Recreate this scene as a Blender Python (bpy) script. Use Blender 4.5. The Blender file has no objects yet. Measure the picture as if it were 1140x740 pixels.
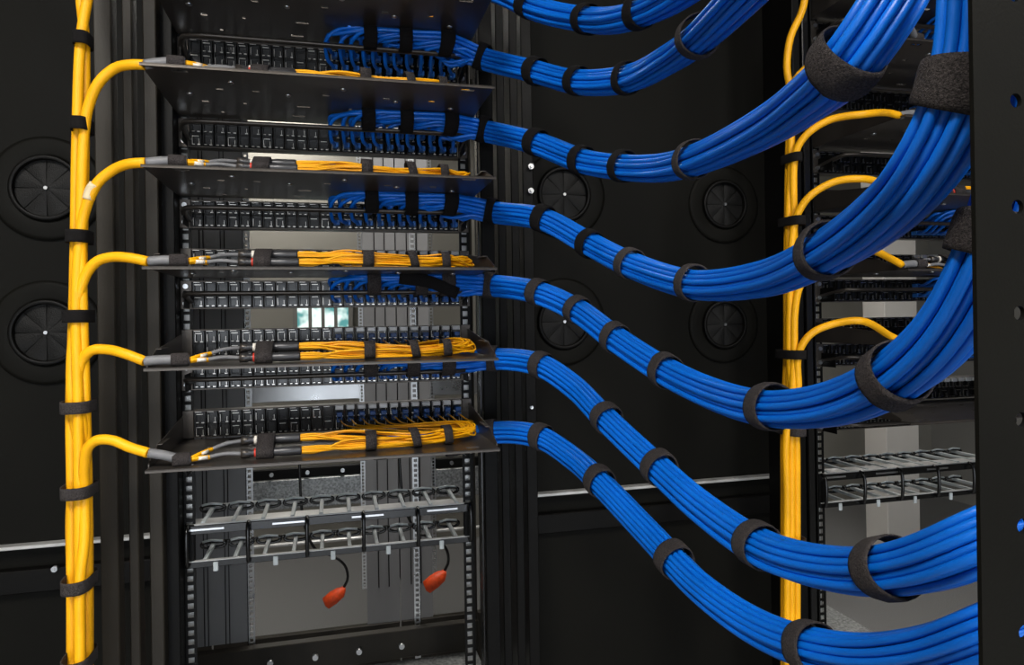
import bpy, math, random
import numpy as np
from mathutils import Matrix, Vector
random.seed(7)
C = bpy.context.scene.collection
PI = math.pi

# ------------------------------------------------------------------ camera
F, YAW, PIT, ROL, CY = 783.0, 0.2499, 0.0018, 0.0151, 351.0
fw0 = np.array([math.sin(YAW), math.cos(YAW), 0]); rt0 = np.array([math.cos(YAW), -math.sin(YAW), 0]); up0 = np.array([0, 0, 1.])
fw = fw0*math.cos(PIT)+up0*math.sin(PIT); up1 = -fw0*math.sin(PIT)+up0*math.cos(PIT)
RT = rt0*math.cos(ROL)-up1*math.sin(ROL); UP = rt0*math.sin(ROL)+up1*math.cos(ROL)
cam_d = bpy.data.cameras.new('camera'); cam = bpy.data.objects.new('camera', cam_d); C.objects.link(cam)
cam_d.sensor_width = 36; cam_d.sensor_fit = 'HORIZONTAL'; cam_d.lens = F/1140*36; cam_d.shift_y = -(370-CY)/1140
cam_d.clip_start = 0.02
m = Matrix.Identity(4)
for i in range(3):
    m[i][0] = RT[i]; m[i][1] = UP[i]; m[i][2] = -fw[i]
cam.matrix_world = m
bpy.context.scene.camera = cam

def ray(px, py): return fw+RT*((px-570)/F)+UP*((CY-py)/F)
def at(px, py, s): return ray(px, py)*s                      # point at camera distance s
def atY(px, py, Y):
    r = ray(px, py); return r*(Y/r[1])
def atX(px, py, X):
    r = ray(px, py); return r*(X/r[0])

# ------------------------------------------------------------------ materials
def mat(name, col, rough=.5, metal=0., noise=0., scale=40., bump=0., bscale=200., spec=.5, coat=0., emit=None, stretch=None):
    M = bpy.data.materials.new(name); M.use_nodes = True
    nt = M.node_tree; b = nt.nodes['Principled BSDF']
    b.inputs['Base Color'].default_value = (*col, 1); b.inputs['Roughness'].default_value = rough
    b.inputs['Metallic'].default_value = metal; b.inputs['Specular IOR Level'].default_value = spec
    b.inputs['Coat Weight'].default_value = coat
    tc = nt.nodes.new('ShaderNodeTexCoord'); mp = nt.nodes.new('ShaderNodeMapping')
    nt.links.new(tc.outputs['Object'], mp.inputs['Vector'])
    if stretch: mp.inputs['Scale'].default_value = stretch
    if noise:
        n = nt.nodes.new('ShaderNodeTexNoise'); n.inputs['Scale'].default_value = scale; n.inputs['Detail'].default_value = 4
        r = nt.nodes.new('ShaderNodeMapRange'); r.inputs[1].default_value = .3; r.inputs[2].default_value = .7
        r.inputs[3].default_value = 1-noise; r.inputs[4].default_value = 1+noise
        mx = nt.nodes.new('ShaderNodeMix'); mx.data_type = 'RGBA'; mx.blend_type = 'MULTIPLY'; mx.inputs[0].default_value = 1
        mx.inputs[6].default_value = (*col, 1)
        nt.links.new(mp.outputs[0], n.inputs['Vector']); nt.links.new(n.outputs[0], r.inputs[0]); nt.links.new(r.outputs[0], mx.inputs[7])
        nt.links.new(mx.outputs[2], b.inputs['Base Color'])
        r2 = nt.nodes.new('ShaderNodeMapRange'); r2.inputs[3].default_value = max(0, rough-.1); r2.inputs[4].default_value = min(1, rough+.1)
        nt.links.new(n.outputs[0], r2.inputs[0]); nt.links.new(r2.outputs[0], b.inputs['Roughness'])
    if bump:
        n2 = nt.nodes.new('ShaderNodeTexNoise'); n2.inputs['Scale'].default_value = bscale; n2.inputs['Detail'].default_value = 3
        bp = nt.nodes.new('ShaderNodeBump'); bp.inputs['Strength'].default_value = bump; bp.inputs['Distance'].default_value = .002
        nt.links.new(mp.outputs[0], n2.inputs['Vector']); nt.links.new(n2.outputs[0], bp.inputs['Height']); nt.links.new(bp.outputs[0], b.inputs['Normal'])
    if emit:
        b.inputs['Emission Color'].default_value = (*emit[0], 1); b.inputs['Emission Strength'].default_value = emit[1]
    return M

M = {}
M['blue'] = mat('blue_cable_jacket', (.002, .150, .68), .36, noise=.08, scale=15)
M['blue2'] = mat('blue_cable_jacket_shade', (.002, .130, .60), .38, noise=.08, scale=15)  # slightly darker jacket, worn by every third cable
M['yellow'] = mat('yellow_cable_jacket', (.90, .425, .003), .48, spec=.35, noise=.08, scale=18)
M['fiber'] = mat('yellow_fiber_jacket', (.90, .42, .003), .45, spec=.35, noise=.12, scale=25)
M['fiber2'] = mat('amber_fiber_jacket', (.78, .33, .004), .42, noise=.12, scale=25)
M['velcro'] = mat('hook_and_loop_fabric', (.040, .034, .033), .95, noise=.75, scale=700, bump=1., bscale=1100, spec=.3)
M['velcro_dark'] = mat('dense_black_hook_fabric', (.008, .007, .007), .95, noise=.6, scale=900, bump=.8, bscale=1600, spec=.2)  # darker strap fabric, mostly for the upper left straps
M['black'] = mat('black_powder_coat', (.0030, .0028, .0025), .45, spec=.13, noise=.25, scale=12, bump=.15, bscale=900)
M['panel'] = mat('matt_black_sheet', (.0042, .0040, .0030), .6, spec=.10, noise=.2, scale=6, bump=.1, bscale=700)
M['frame'] = mat('brown_black_frame', (.021, .0175, .0125), .5, spec=.25, noise=.35, scale=9, bump=.1, bscale=600, stretch=(1, 1, .15))
M['gloss'] = mat('gloss_black_plastic', (.006, .006, .006), .22)
M['brush'] = mat('black_brush_bristles', (.0038, .0036, .0032), .55, spec=.22, noise=.5, scale=60, bump=.4, bscale=500)
M['tray'] = mat('dark_grey_tray_sheet', (.075, .065, .056), .34, metal=.6, noise=.15, scale=8, bump=.05, bscale=500)
M['zinc'] = mat('bright_zinc', (.62, .63, .64), .3, metal=1., noise=.04, scale=8)
M['edge'] = mat('port_spring_steel', (.62, .59, .55), .3, metal=1.)  # bright metal of the strips that imitate glints on the ports
M['galv'] = mat('spangled_galvanised_steel', (.30, .31, .31), .42, metal=.8, noise=.5, scale=120)
M['rung'] = mat('pale_grey_plastic', (.42, .46, .47), .4, noise=.1, scale=40)
M['ladderbar'] = mat('grey_ladder_metal', (.46, .46, .45), .35, metal=.3, noise=.2, scale=30)
M['sleeve'] = mat('grey_heat_shrink', (.16, .16, .165), .5, noise=.15, scale=60)
M['barrel'] = mat('dark_grey_barrel', (.045, .045, .048), .34, metal=.3, noise=.2, scale=60)
M['white'] = mat('white_label', (.75, .7, .62), .6, noise=.2, scale=300)
M['tape'] = mat('cream_tape_label', (.70, .58, .36), .55, noise=.15, scale=80)
M['lc'] = mat('blue_connector_plastic', (.01, .08, .30), .35)
M['boot'] = mat('pale_blue_boot', (.03, .17, .55), .35)
M['red'] = mat('red_mark', (.6, .04, .02), .5)
M['orange'] = mat('orange_plug_plastic', (.85, .08, .01), .5, noise=.15, scale=80)
M['blank'] = mat('grey_blank_panel', (.22, .22, .225), .5, noise=.1, scale=5, stretch=(1, 1, .2))
M['wall'] = mat('painted_wall', (.22, .215, .20), .8, noise=.05, scale=3)
M['wall_light'] = mat('pale_wall', (.26, .25, .22), .8, noise=.05, scale=3)
M['floor'] = mat('speckled_floor', (.18, .18, .18), .6, noise=.6, scale=220)
M['ceil'] = mat('ceiling_tile', (.3, .3, .3), .9, noise=.05, scale=5)
M['column'] = mat('pale_column_paint', (.5, .48, .45), .7, noise=.05, scale=3)
M['lamp'] = mat('lamp_diffuser', (.9, .9, .9), .5, emit=((1, .95, .88), 6))

# ------------------------------------------------------------------ mesh building
class MB:
    def __init__(s): s.v = []; s.f = []; s.n = 0; s.sm = []
    def add(s, vs, fs, smooth=False):
        o = s.n; s.v.extend([tuple(map(float, p)) for p in vs]); s.n += len(vs)
        s.f.extend([tuple(i+o for i in f) for f in fs]); s.sm.extend([smooth]*len(fs)); return s
    def box(s, a, b, bev=0.):
        x0, y0, z0 = [min(a[i], b[i]) for i in range(3)]; x1, y1, z1 = [max(a[i], b[i]) for i in range(3)]
        d = min(bev, (x1-x0)*.45, (y1-y0)*.45, (z1-z0)*.45)
        if d <= 0:
            vs = [(x, y, z) for z in (z0, z1) for y in (y0, y1) for x in (x0, x1)]
            return s.add(vs, [(0, 2, 3, 1), (4, 5, 7, 6), (0, 1, 5, 4), (2, 6, 7, 3), (0, 4, 6, 2), (1, 3, 7, 5)])
        vs = []; ix = {}
        for sx in (0, 1):
            for sy in (0, 1):
                for sz in (0, 1):
                    X, Y, Z = (x0, x1)[sx], (y0, y1)[sy], (z0, z1)[sz]
                    dx, dy, dz = (d, -d)[sx], (d, -d)[sy], (d, -d)[sz]
                    for ax, p in enumerate(((X, Y+dy, Z+dz), (X+dx, Y, Z+dz), (X+dx, Y+dy, Z))):
                        ix[sx, sy, sz, ax] = len(vs); vs.append(p)
        fs = []
        for k in (0, 1):
            fs.append([ix[k, 0, 0, 0], ix[k, 1, 0, 0], ix[k, 1, 1, 0], ix[k, 0, 1, 0]])
            fs.append([ix[0, k, 0, 1], ix[1, k, 0, 1], ix[1, k, 1, 1], ix[0, k, 1, 1]])
            fs.append([ix[0, 0, k, 2], ix[1, 0, k, 2], ix[1, 1, k, 2], ix[0, 1, k, 2]])
        for a_ in (0, 1):
            for b_ in (0, 1):
                fs.append([ix[a_, b_, 0, 0], ix[a_, b_, 1, 0], ix[a_, b_, 1, 1], ix[a_, b_, 0, 1]])
                fs.append([ix[a_, 0, b_, 0], ix[a_, 1, b_, 0], ix[a_, 1, b_, 2], ix[a_, 0, b_, 2]])
                fs.append([ix[0, a_, b_, 1], ix[1, a_, b_, 1], ix[1, a_, b_, 2], ix[0, a_, b_, 2]])
                for c_ in (0, 1): fs.append([ix[a_, b_, c_, 0], ix[a_, b_, c_, 1], ix[a_, b_, c_, 2]])
        c = np.array([(x0+x1)/2, (y0+y1)/2, (z0+z1)/2]); V = np.array(vs); out = []
        for f in fs:
            n = np.cross(V[f[1]]-V[f[0]], V[f[2]]-V[f[0]])
            out.append(f if np.dot(n, V[f].mean(0)-c) > 0 else f[::-1])
        return s.add(vs, out)
    def tube(s, pts, r, sides=8, caps=True, flat=None):
        P = np.array(pts, float); n = len(P); T = np.gradient(P, axis=0); T /= np.linalg.norm(T, axis=1)[:, None]+1e-12
        N, B = frames(P, T); R = np.full(n, r) if np.isscalar(r) else np.array(r, float)
        a = np.arange(sides)/sides*2*PI; ca, sa = np.cos(a), np.sin(a)
        if flat is not None: sa = sa*flat
        V = P[:, None]+(N[:, None]*ca[None, :, None]+B[:, None]*sa[None, :, None])*R[:, None, None]
        fs = []
        for i in range(n-1):
            for j in range(sides):
                k = (j+1) % sides; fs.append((i*sides+j, i*sides+k, (i+1)*sides+k, (i+1)*sides+j))
        s.add(V.reshape(-1, 3), fs, sides > 4)
        if caps:
            o = s.n-n*sides
            s.f += [tuple(o+j for j in range(sides))[::-1], tuple(o+(n-1)*sides+j for j in range(sides))]; s.sm += [False, False]
        return s
    def cyl(s, a, b, r, sides=16): return s.tube([a, tuple((np.array(a)+np.array(b))/2), b], r, sides)
    def build(s, name, material, parent=None, **kw):
        me = bpy.data.meshes.new(name); me.from_pydata(s.v, [], s.f); me.update()
        me.polygons.foreach_set('use_smooth', s.sm)
        me.materials.append(material)
        o = bpy.data.objects.new(name, me); C.objects.link(o)
        if parent is not None:
            o.parent = parent; o.matrix_parent_inverse = Matrix.Translation(-parent.location)
        for k, v in kw.items(): o[k] = v
        return o

def frames(P, T):
    n = len(P); N = np.zeros_like(P); up = np.array([0, 0, 1.])
    if abs(T[0][2]) > .9: up = np.array([0, 1., 0])
    v = up-T[0]*np.dot(up, T[0]); N[0] = v/np.linalg.norm(v)
    for i in range(1, n):
        v = N[i-1]-T[i]*np.dot(N[i-1], T[i]); N[i] = v/(np.linalg.norm(v)+1e-12)
    return N, np.cross(T, N)

def smooth(pts, n):
    P = np.array(pts, float); d = np.r_[0, np.cumsum(np.linalg.norm(np.diff(P, axis=0), axis=1)**.5)]
    # centripetal catmull-rom as hermite
    m_ = np.zeros_like(P)
    for i in range(len(P)):
        a, b = max(i-1, 0), min(i+1, len(P)-1)
        if a < i < b:
            h0, h1 = d[i]-d[a], d[b]-d[i]; m_[i] = ((P[i]-P[a])/h0*h1+(P[b]-P[i])/h1*h0)/(h0+h1)
        else: m_[i] = (P[b]-P[a])/(d[b]-d[a])
    L = np.r_[0, np.cumsum(np.linalg.norm(np.diff(P, axis=0), axis=1))]; out = []
    for q in np.linspace(0, L[-1], n):
        i = min(int(np.searchsorted(L, q, 'right'))-1, len(P)-2)
        t = (q-L[i])/(L[i+1]-L[i]); h = d[i+1]-d[i]
        out.append((2*t**3-3*t**2+1)*P[i]+(t**3-2*t**2+t)*h*m_[i]+(-2*t**3+3*t**2)*P[i+1]+(t**3-t**2)*h*m_[i+1])
    return np.array(out)

def tag(o, label=None, cat=None, group=None, kind=None):
    if label: o['label'] = label
    if cat: o['category'] = cat
    if group: o['group'] = group
    if kind: o['kind'] = kind
    return o
def thing(name, loc, label, cat, group=None):
    o = bpy.data.objects.new(name, None); C.objects.link(o); o.location = tuple(map(float, loc)); o.empty_display_size = .02
    return tag(o, label, cat, group)
def structure(name, mb, material):
    return tag(mb.build(name, material), kind='structure')
def copy_tree(o, shift, parent=None):
    c = o.copy(); C.objects.link(c)
    if parent is not None: c.parent = parent
    else: c.location = o.location+Vector(shift)
    for ch in list(o.children): 
        copy_tree(ch, shift, c)
    if parent is not None:
        c.matrix_parent_inverse = o.matrix_parent_inverse
    return c

# ------------------------------------------------------------------ dimensions
Y0, YF, XL, XR = 1.2525, 1.008, -.240, .236
TP = .13335
def zt(k): return .3399-TP*(k-1)                       # tray k
YB = 1.172                                            # lacing bar
COL = [-.2139+.0186*i for i in range(24)]             # port columns
PITCH = 1.205
FLOOR = -1.65

# ------------------------------------------------------------------ room
def room():
    x0, x1, y0, y1, z0, z1 = -3.0, 5.2, -2.6, 5.2, FLOOR, 1.55
    structure('floor', MB().box((x0, y0, z0-.05), (x1, y1, z0)), M['floor'])
    structure('ceiling', MB().box((x0, y0, z1), (x1, y1, z1+.05)), M['ceil'])
    structure('wall_left', MB().box((x0-.05, y0, z0), (x0, y1, z1)), M['wall'])
    structure('wall_right', MB().box((x1, y0, z0), (x1+.05, y1, z1)), M['wall'])
    structure('wall_front', MB().box((x0, y0-.05, z0), (x1, y0, z1)), M['wall'])
    structure('wall_back', MB().box((x0, y1, z0), (x1, y1+.05, z1)), M['wall_light'])
room()

# lamps of the room: ceiling troffers in the aisle in front of and behind the racks
def lamp(x, y, label, power, w=.6, l=1.2, col=(1, .96, .9)):
    t = thing('ceiling_lamp', (x, y, 1.50), label, 'lamp', 'ceiling lamps')
    f = MB()
    for a, b in (((-w/2-.02, -l/2-.02), (-w/2, l/2+.02)), ((w/2, -l/2-.02), (w/2+.02, l/2+.02)), ((-w/2, -l/2-.02), (w/2, -l/2)), ((-w/2, l/2), (w/2, l/2+.02))):
        f.box((x+a[0], y+a[1], 1.48), (x+b[0], y+b[1], 1.55))
    f.build('lamp_frame', M['rung'], t)
    MB().box((x-w/2, y-l/2, 1.515), (x+w/2, y+l/2, 1.53)).build('diffuser', M['lamp'], t)
    L = bpy.data.lights.new('lamp_light', 'AREA'); L.shape = 'RECTANGLE'; L.size = w; L.size_y = l; L.energy = power; L.color = col
    o = bpy.data.objects.new('lamp_light', L); C.objects.link(o); o.parent = t; o.location = (0, 0, .0)
    return t
lamp(-.9, -.9, 'ceiling lamp over the aisle in front of the left cable duct', 60)
lamp(1.0, -1.2, 'ceiling lamp over the aisle in front of the right rack', 40)
lamp(0.2, 2.65, 'ceiling lamp over the aisle behind the left rack', 14)
lamp(2.4, 3.0, 'ceiling lamp over the aisle behind the right rack', 14)
lamp(-.4, 4.6, 'ceiling lamp near the back wall behind the far rack row', 10)
def window(n, x0, x1, z0, z1, y, out, pane, bars):
    t = thing('window_%d' % n, ((x0+x1)/2, y, z0), None, None); t['kind'] = 'structure'
    f = MB(); w_ = .03
    f.box((x0-w_, y-.02, z0-w_), (x1+w_, y+.02, z0)); f.box((x0-w_, y-.02, z1), (x1+w_, y+.02, z1+w_)); f.box((x0-w_, y-.02, z0), (x0, y+.02, z1)); f.box((x1, y-.02, z0), (x1+w_, y+.02, z1))
    for q in range(1, bars): xx = x0+(x1-x0)*q/bars; f.box((xx-.012, y-.02, z0), (xx+.012, y+.02, z1))
    f.build('window_frame', M['wall'], t)
    MB().box((x0, y+.004 if out > 0 else y-.008, z0), (x1, y+.008 if out > 0 else y-.004, z1)).build('pane', pane, t)
    return t
def pane_mat(name, c1, c2, st, sc):
    P = mat(name, c1, .3); nt = P.node_tree; b_ = nt.nodes['Principled BSDF']
    n = nt.nodes.new('ShaderNodeTexNoise'); n.inputs['Scale'].default_value = sc; tc = nt.nodes.new('ShaderNodeTexCoord'); nt.links.new(tc.outputs['Object'], n.inputs['Vector'])
    cr = nt.nodes.new('ShaderNodeValToRGB'); cr.color_ramp.elements[0].position = .42; cr.color_ramp.elements[1].position = .58
    cr.color_ramp.elements[0].color = (*c1, 1); cr.color_ramp.elements[1].color = (*c2, 1)
    nt.links.new(n.outputs[0], cr.inputs[0]); nt.links.new(cr.outputs[0], b_.inputs['Emission Color']); b_.inputs['Emission Strength'].default_value = st
    return P
window(1, -.24, .11, -.20, .20, 5.17, 1, pane_mat('daylit_pane', (.06, .20, .20), (.7, .8, .75), 1.1, 9), 4)
window(2, -1.6, 1.6, -1.45, .35, -2.57, -1, pane_mat('front_daylit_pane', (.7, .8, .95), (.8, .88, 1.), .6, 2), 4)  # unseen front window, added with its light as frontal fill
L = bpy.data.lights.new('window_light', 'AREA'); L.shape = 'RECTANGLE'; L.size = 3.2; L.size_y = 1.8; L.energy = 26; L.color = (.92, .96, 1)  # fill light going with the added front window
o = bpy.data.objects.new('window_light', L); C.objects.link(o); o.location = (0, -2.50, -.55); o.rotation_euler = (PI/2, 0, 0)

# ------------------------------------------------------------------ rack
def rail_mesh(x, y, w, z0, z1, step=TP/9, hw=.0095, t=.002):
    b = MB()
    b.box((x-w/2, y, z0), (x-hw/2, y+t, z1)); b.box((x+hw/2, y, z0), (x+w/2, y+t, z1))
    z = z0
    while z < z1-.001:
        b.box((x-hw/2, y, z), (x+hw/2, y+t, min(z+step-.0095, z1))); z += step
    return b
def make_rack(label):
    t = thing('equipment_rack', (0, Y0, FLOOR), label, 'rack', 'open server racks side by side')
    for sx in (-1, 1):
        r = rail_mesh(sx*.2325, Y0, .018, -1.1, .95).build('mounting_rail', M['black'], t)
        MB().box((sx*.2415-.0012, Y0, -1.1), (sx*.2415+.0012, Y0+.045, .95)).build('rail_flange', M['black'], r)
        MB().box((sx*.2325-.0062, Y0+.010, -1.1), (sx*.2325+.0062, Y0+.0115, .95)).build('rail_backing', M['ladderbar'], r)  # added pale strip, stands in for light seen through the rail holes
        # second perforated web running back from the rail
        w = MB()
        w.box((sx*.255-.001, Y0-.02, -1.1), (sx*.255+.001, Y0-.004, .95)); z = -1.1
        w.build('rail_web', M['gloss'], r)
        r2 = rail_mesh(sx*.2325, 2.10, .018, -1.1, .95).build('mounting_rail', M['zinc'], t)
        MB().box((sx*.2415-.0012, 2.10, -1.1), (sx*.2415+.0012, 2.14, .95)).build('rail_flange', M['black'], r2)
        MB().box((sx*.40-.010, 2.08, FLOOR), (sx*.40+.010, 2.16, 1.0), .002).build('post', M['frame'], t)
    b = MB().box((-.39, 2.102, -.90), (-.2425, 2.105, .95)).build('rear_baffle', M['blank'], t)
    q = MB()
    for xx in (-.355, -.345, -.30, -.29): q.box((xx-.001, 2.099, -.90), (xx+.001, 2.102, .95))
    q.build('baffle_rib', M['black'], b)
    MB().box((-.41, 2.06, -.985), (.41, 2.09, -.905), .002).build('base_beam', M['frame'], t)
    MB().box((.07, 1.60, -1.000), (.40, 2.058, -.99)).build('base_plate', M['galv'], t)
    MB().box((-.28, Y0, -1.13), (.28, Y0+.03, -1.06), .002).build('base_beam', M['frame'], t)
    MB().box((-.30, Y0-.28, .985), (.30, 2.12, 1.0), .002).build('roof_plate', M['panel'], t)  # slab added above the view to shade the upper bundles
    for bx in (-.18, -.06, .06, .18):
        b = MB(); b.cyl((bx, 2.045, -.945), (bx, 2.061, -.945), .008, 12); b.build('bolt', M['zinc'], t)
    # frame profile bars either side (long folded steel profiles)
    return t

rackA = make_rack('black rack at left, holding the fiber trays and square-hole rails')

# folded frame profiles in the duct between racks, drawn as upright bars
def upright(px0, px1, Y, depth, material, name, label, group, z0=FLOOR, z1=1.1, bev=.0015):
    a = atY(px0, 351, Y)[0]; b = atY(px1, 351, Y)[0]
    o = MB().box((a, Y, z0), (b, Y+depth, z1), bev).build(name, material)
    o.location = (0, 0, 0)
    return tag(o, label, 'frame', group)
G1 = 'frame uprights left of the left rack'
upright(108, 128, 1.15, .03, M['frame'], 'frame_upright', 'wide brown black upright right beside the yellow bundle', G1)
upright(140, 151, 1.17, .03, M['frame'], 'frame_upright', 'narrow brown black upright, middle of the three left of the rack', G1)
upright(163, 178, 1.19, .03, M['frame'], 'frame_upright', 'grey brown upright nearest the left rack rail', G1)
upright(181, 196, 1.215, .035, M['black'], 'frame_upright', 'glossy black upright touching the left rack rail', G1)
G2 = 'frame uprights right of the left rack'
upright(537, 552, 1.235, .06, M['black'], 'frame_upright', 'broad black upright just right of the left rack rail', G2)
upright(556, 565, 1.26, .05, M['black'], 'frame_upright', 'thin dark upright with a pale edge under the blue bundles', G2)
upright(571, 580, 1.27, .05, M['black'], 'frame_upright', 'thin black upright, third right of the left rack', G2)
upright(584, 596, 1.28, .06, M['black'], 'frame_upright', 'black upright bordering the round-grommet back panel', G2)
G3 = 'frame uprights beside the right rack'
upright(887, 895, 1.20, .10, M['black'], 'frame_upright', 'black upright directly behind the right yellow bundle', G3)
upright(898, 905, 1.22, .04, M['gloss'], 'frame_upright', 'glossy black upright at left edge of the right rack', G3)

# ------------------------------------------------------------------ duct back panels with brush grommets
YC = 1.40
def back_panel(x0, x1, label, grp, zb):
    t = thing('duct_back_panel', ((x0+x1)/2, YC, FLOOR), label, 'panel', grp)
    MB().box((x0, YC, zb), (x1, YC+.003, 1.3)).build('sheet', M['panel'], t)
    l = MB(); l.box((x0, YC-.02, zb-.006), (x1, YC+.003, zb), .001); l.build('bottom_flange', M['ladderbar'], t)
    MB().box((x0, YC+.01, FLOOR), (x1, YC+.02, zb-.004), .001).build('lower_sheet', M['panel'], t)
    b = MB().box((x0, YC-.012, zb-.085), (x1, YC+.012, zb-.045), .002).build('cross_bar', M['black'], t)
    return t
xa = atY(0, 351, YC)[0]-.35; xb = atY(186, 351, YC)[0]
pl_ = back_panel(xa, xb, 'dark back panel with round brush grommets left of the yellow bundle', 'duct back panels', atY(40, 603, YC)[2])
xc = atY(592, 351, YC)[0]; xd = atY(905, 351, YC)[0]
pr_ = back_panel(xc, xd, 'dark back panel with four round brush grommets behind the blue bundles', 'duct back panels', atY(780, 533, YC)[2])
def ring(b, c, r0, r1, y0, y1, n=64):                # annulus with a rounded profile, facing -Y
    prof = [(r0, y1), (r0, y0+.001), (r0+(r1-r0)*.15, y0), (r1-(r1-r0)*.2, y0), (r1, y0+.0015), (r1, y1)]
    vs = []; fs = []
    for i in range(n):
        a = i/n*2*PI
        for r, y in prof: vs.append((c[0]+r*math.cos(a), y, c[2]+r*math.sin(a)))
    k = len(prof)
    for i in range(n):
        j = (i+1) % n
        for q in range(k-1): fs.append((i*k+q, j*k+q, j*k+q+1, i*k+q+1))
    b.add(vs, fs, True); return b
def grommet(px, py, R, where, parent_y=YC):
    c = atY(px, py, YC)
    t = thing('brush_grommet', c, where, 'grommet', 'round brush grommets in the back panels')
    ring(MB(), c, R*.62, R, YC-.006, YC).build('outer_ring', M['panel'], t)
    ring(MB(), c, R*.55, R*.63, YC-.013, YC).build('inner_ring', M['black'], t)
    b = MB(); n = 8                                   # eight leaf segments meeting at the middle
    for i in range(n):
        a0 = i/n*2*PI+.02; a1 = (i+1)/n*2*PI-.02
        vs = [(c[0], YC-.006, c[2])]
        for q in range(7):
            a = a0+(a1-a0)*q/6; lift = .0015*math.sin(q/6*PI)
            vs.append((c[0]+R*.57*math.cos(a), YC-.002-lift, c[2]+R*.57*math.sin(a)))
        b.add(vs, [(0, q+2, q+1) for q in range(6)])
    b.build('brush_leaves', M['brush'], t)
    MB().cyl((c[0], YC-.0105, c[2]), (c[0], YC-.004, c[2]), .0032, 10).build('center_pin', M['zinc'], t)
    return t
grommet(53, 210, .091, 'round grommet on the left back panel, upper one beside the yellow bundle')
grommet(53, 370, .091, 'round grommet on the left back panel, lower one beside the yellow bundle')
grommet(627, 217, .091, 'round grommet partly behind blue bundles, upper left of the four')
grommet(627, 358, .091, 'round grommet behind the blue bundle, lower left of the four')
grommet(805, 228, .085, 'round grommet in clear view, upper right of the four')
grommet(805, 361, .085, 'round grommet under the sweeping bundle, lower right of the four')
# bolts
def bolt(px, py, Y, r, label):
    c = atY(px, py, Y); b = MB().cyl((c[0], Y-.008, c[2]), (c[0], Y, c[2]), r, 12); b.cyl((c[0], Y-.012, c[2]), (c[0], Y-.008, c[2]), r*.55, 6)
    return tag(b.build('bolt', M['zinc']), label, 'bolt', 'small bolts')
bolt(62, 632, YC-.012, .005, 'small bolt in the cross bar left of the yellow bundle')
bolt(590, 186, 1.28, .0055, 'bright bolt on black upright, upper of the pair by a grommet')
bolt(590, 213, 1.28, .0055, 'bright bolt on black upright, lower of the pair by a grommet')
bolt(591, 453, 1.28, .003, 'tiny bolt on black upright between the two lowest blue bundles')

# ------------------------------------------------------------------ patch panels
def module_mesh(seed, w=.0168, h=.0425, rows=2):
    b = MB(); e = MB(); y = 0.; rn = random.Random(seed)
    b.box((-w/2, y+.006, -h), (w/2, y+.02, 0), .0008)
    def glint(p, a, c):  # thin bright strip shaped as a port glint, left out at random
        if rn.random() < p: e.box(a, c)
    for r in range(rows):
        zt_ = -r*h/rows; zb = zt_-h/rows
        b.box((-w/2, y, zt_-.0022), (w/2, y+.008, zt_), .0005); b.box((-w/2, y, zb), (w/2, y+.008, zb+.0022), .0005)
        b.box((-w/2, y, zb), (-w/2+.0022, y+.008, zt_), .0005); b.box((w/2-.0022, y, zb), (w/2, y+.008, zt_), .0005)
        glint(.35, (-w/2+.0026, y-.0012, zt_-.0050), (w/2-.0040, y+.002, zt_-.0042))
        glint(.6, (w/2-.0042, y-.0012, zb+.0045), (w/2-.0036, y+.002, zt_-.0065-.004*rn.random()))
        glint(.8, (w/2-.0062, y-.0016, zb+.0022), (w/2-.0022, y+.002, zb+.0036))
        glint(.3, (-w/2+.0024, y-.0012, zb+.0030), (-w/2+.0030, y+.002, zt_-.0060))
        glint(.45, (-w/2+.0024, y-.0014, zb+.0026), (-w/2+.0062, y+.002, zb+.0036))
    e.box((-w/2+.001, y-.0008, -.0010), (w/2-.006, y+.002, -.0004))
    return b, e
_mesh_cache = []
_mr = random.Random(5)
def module(parent, x, y, z):
    if not _mesh_cache:
        for v in range(7):
            b_, e_ = module_mesh(v+1); o = b_.build('port_module', M['gloss']); e = e_.build('port_spring', M['edge'])
            _mesh_cache.append((o.data, e.data)); bpy.data.objects.remove(o); bpy.data.objects.remove(e)
    d = _mr.choice(_mesh_cache)
    p = bpy.data.objects.new('port_module', d[0]); C.objects.link(p); p.parent = parent
    p.matrix_parent_inverse = Matrix.Translation(-parent.location); p.location = (x, y, z)
    q = bpy.data.objects.new('port_spring', d[1]); C.objects.link(q); q.parent = p
    return p
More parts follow.
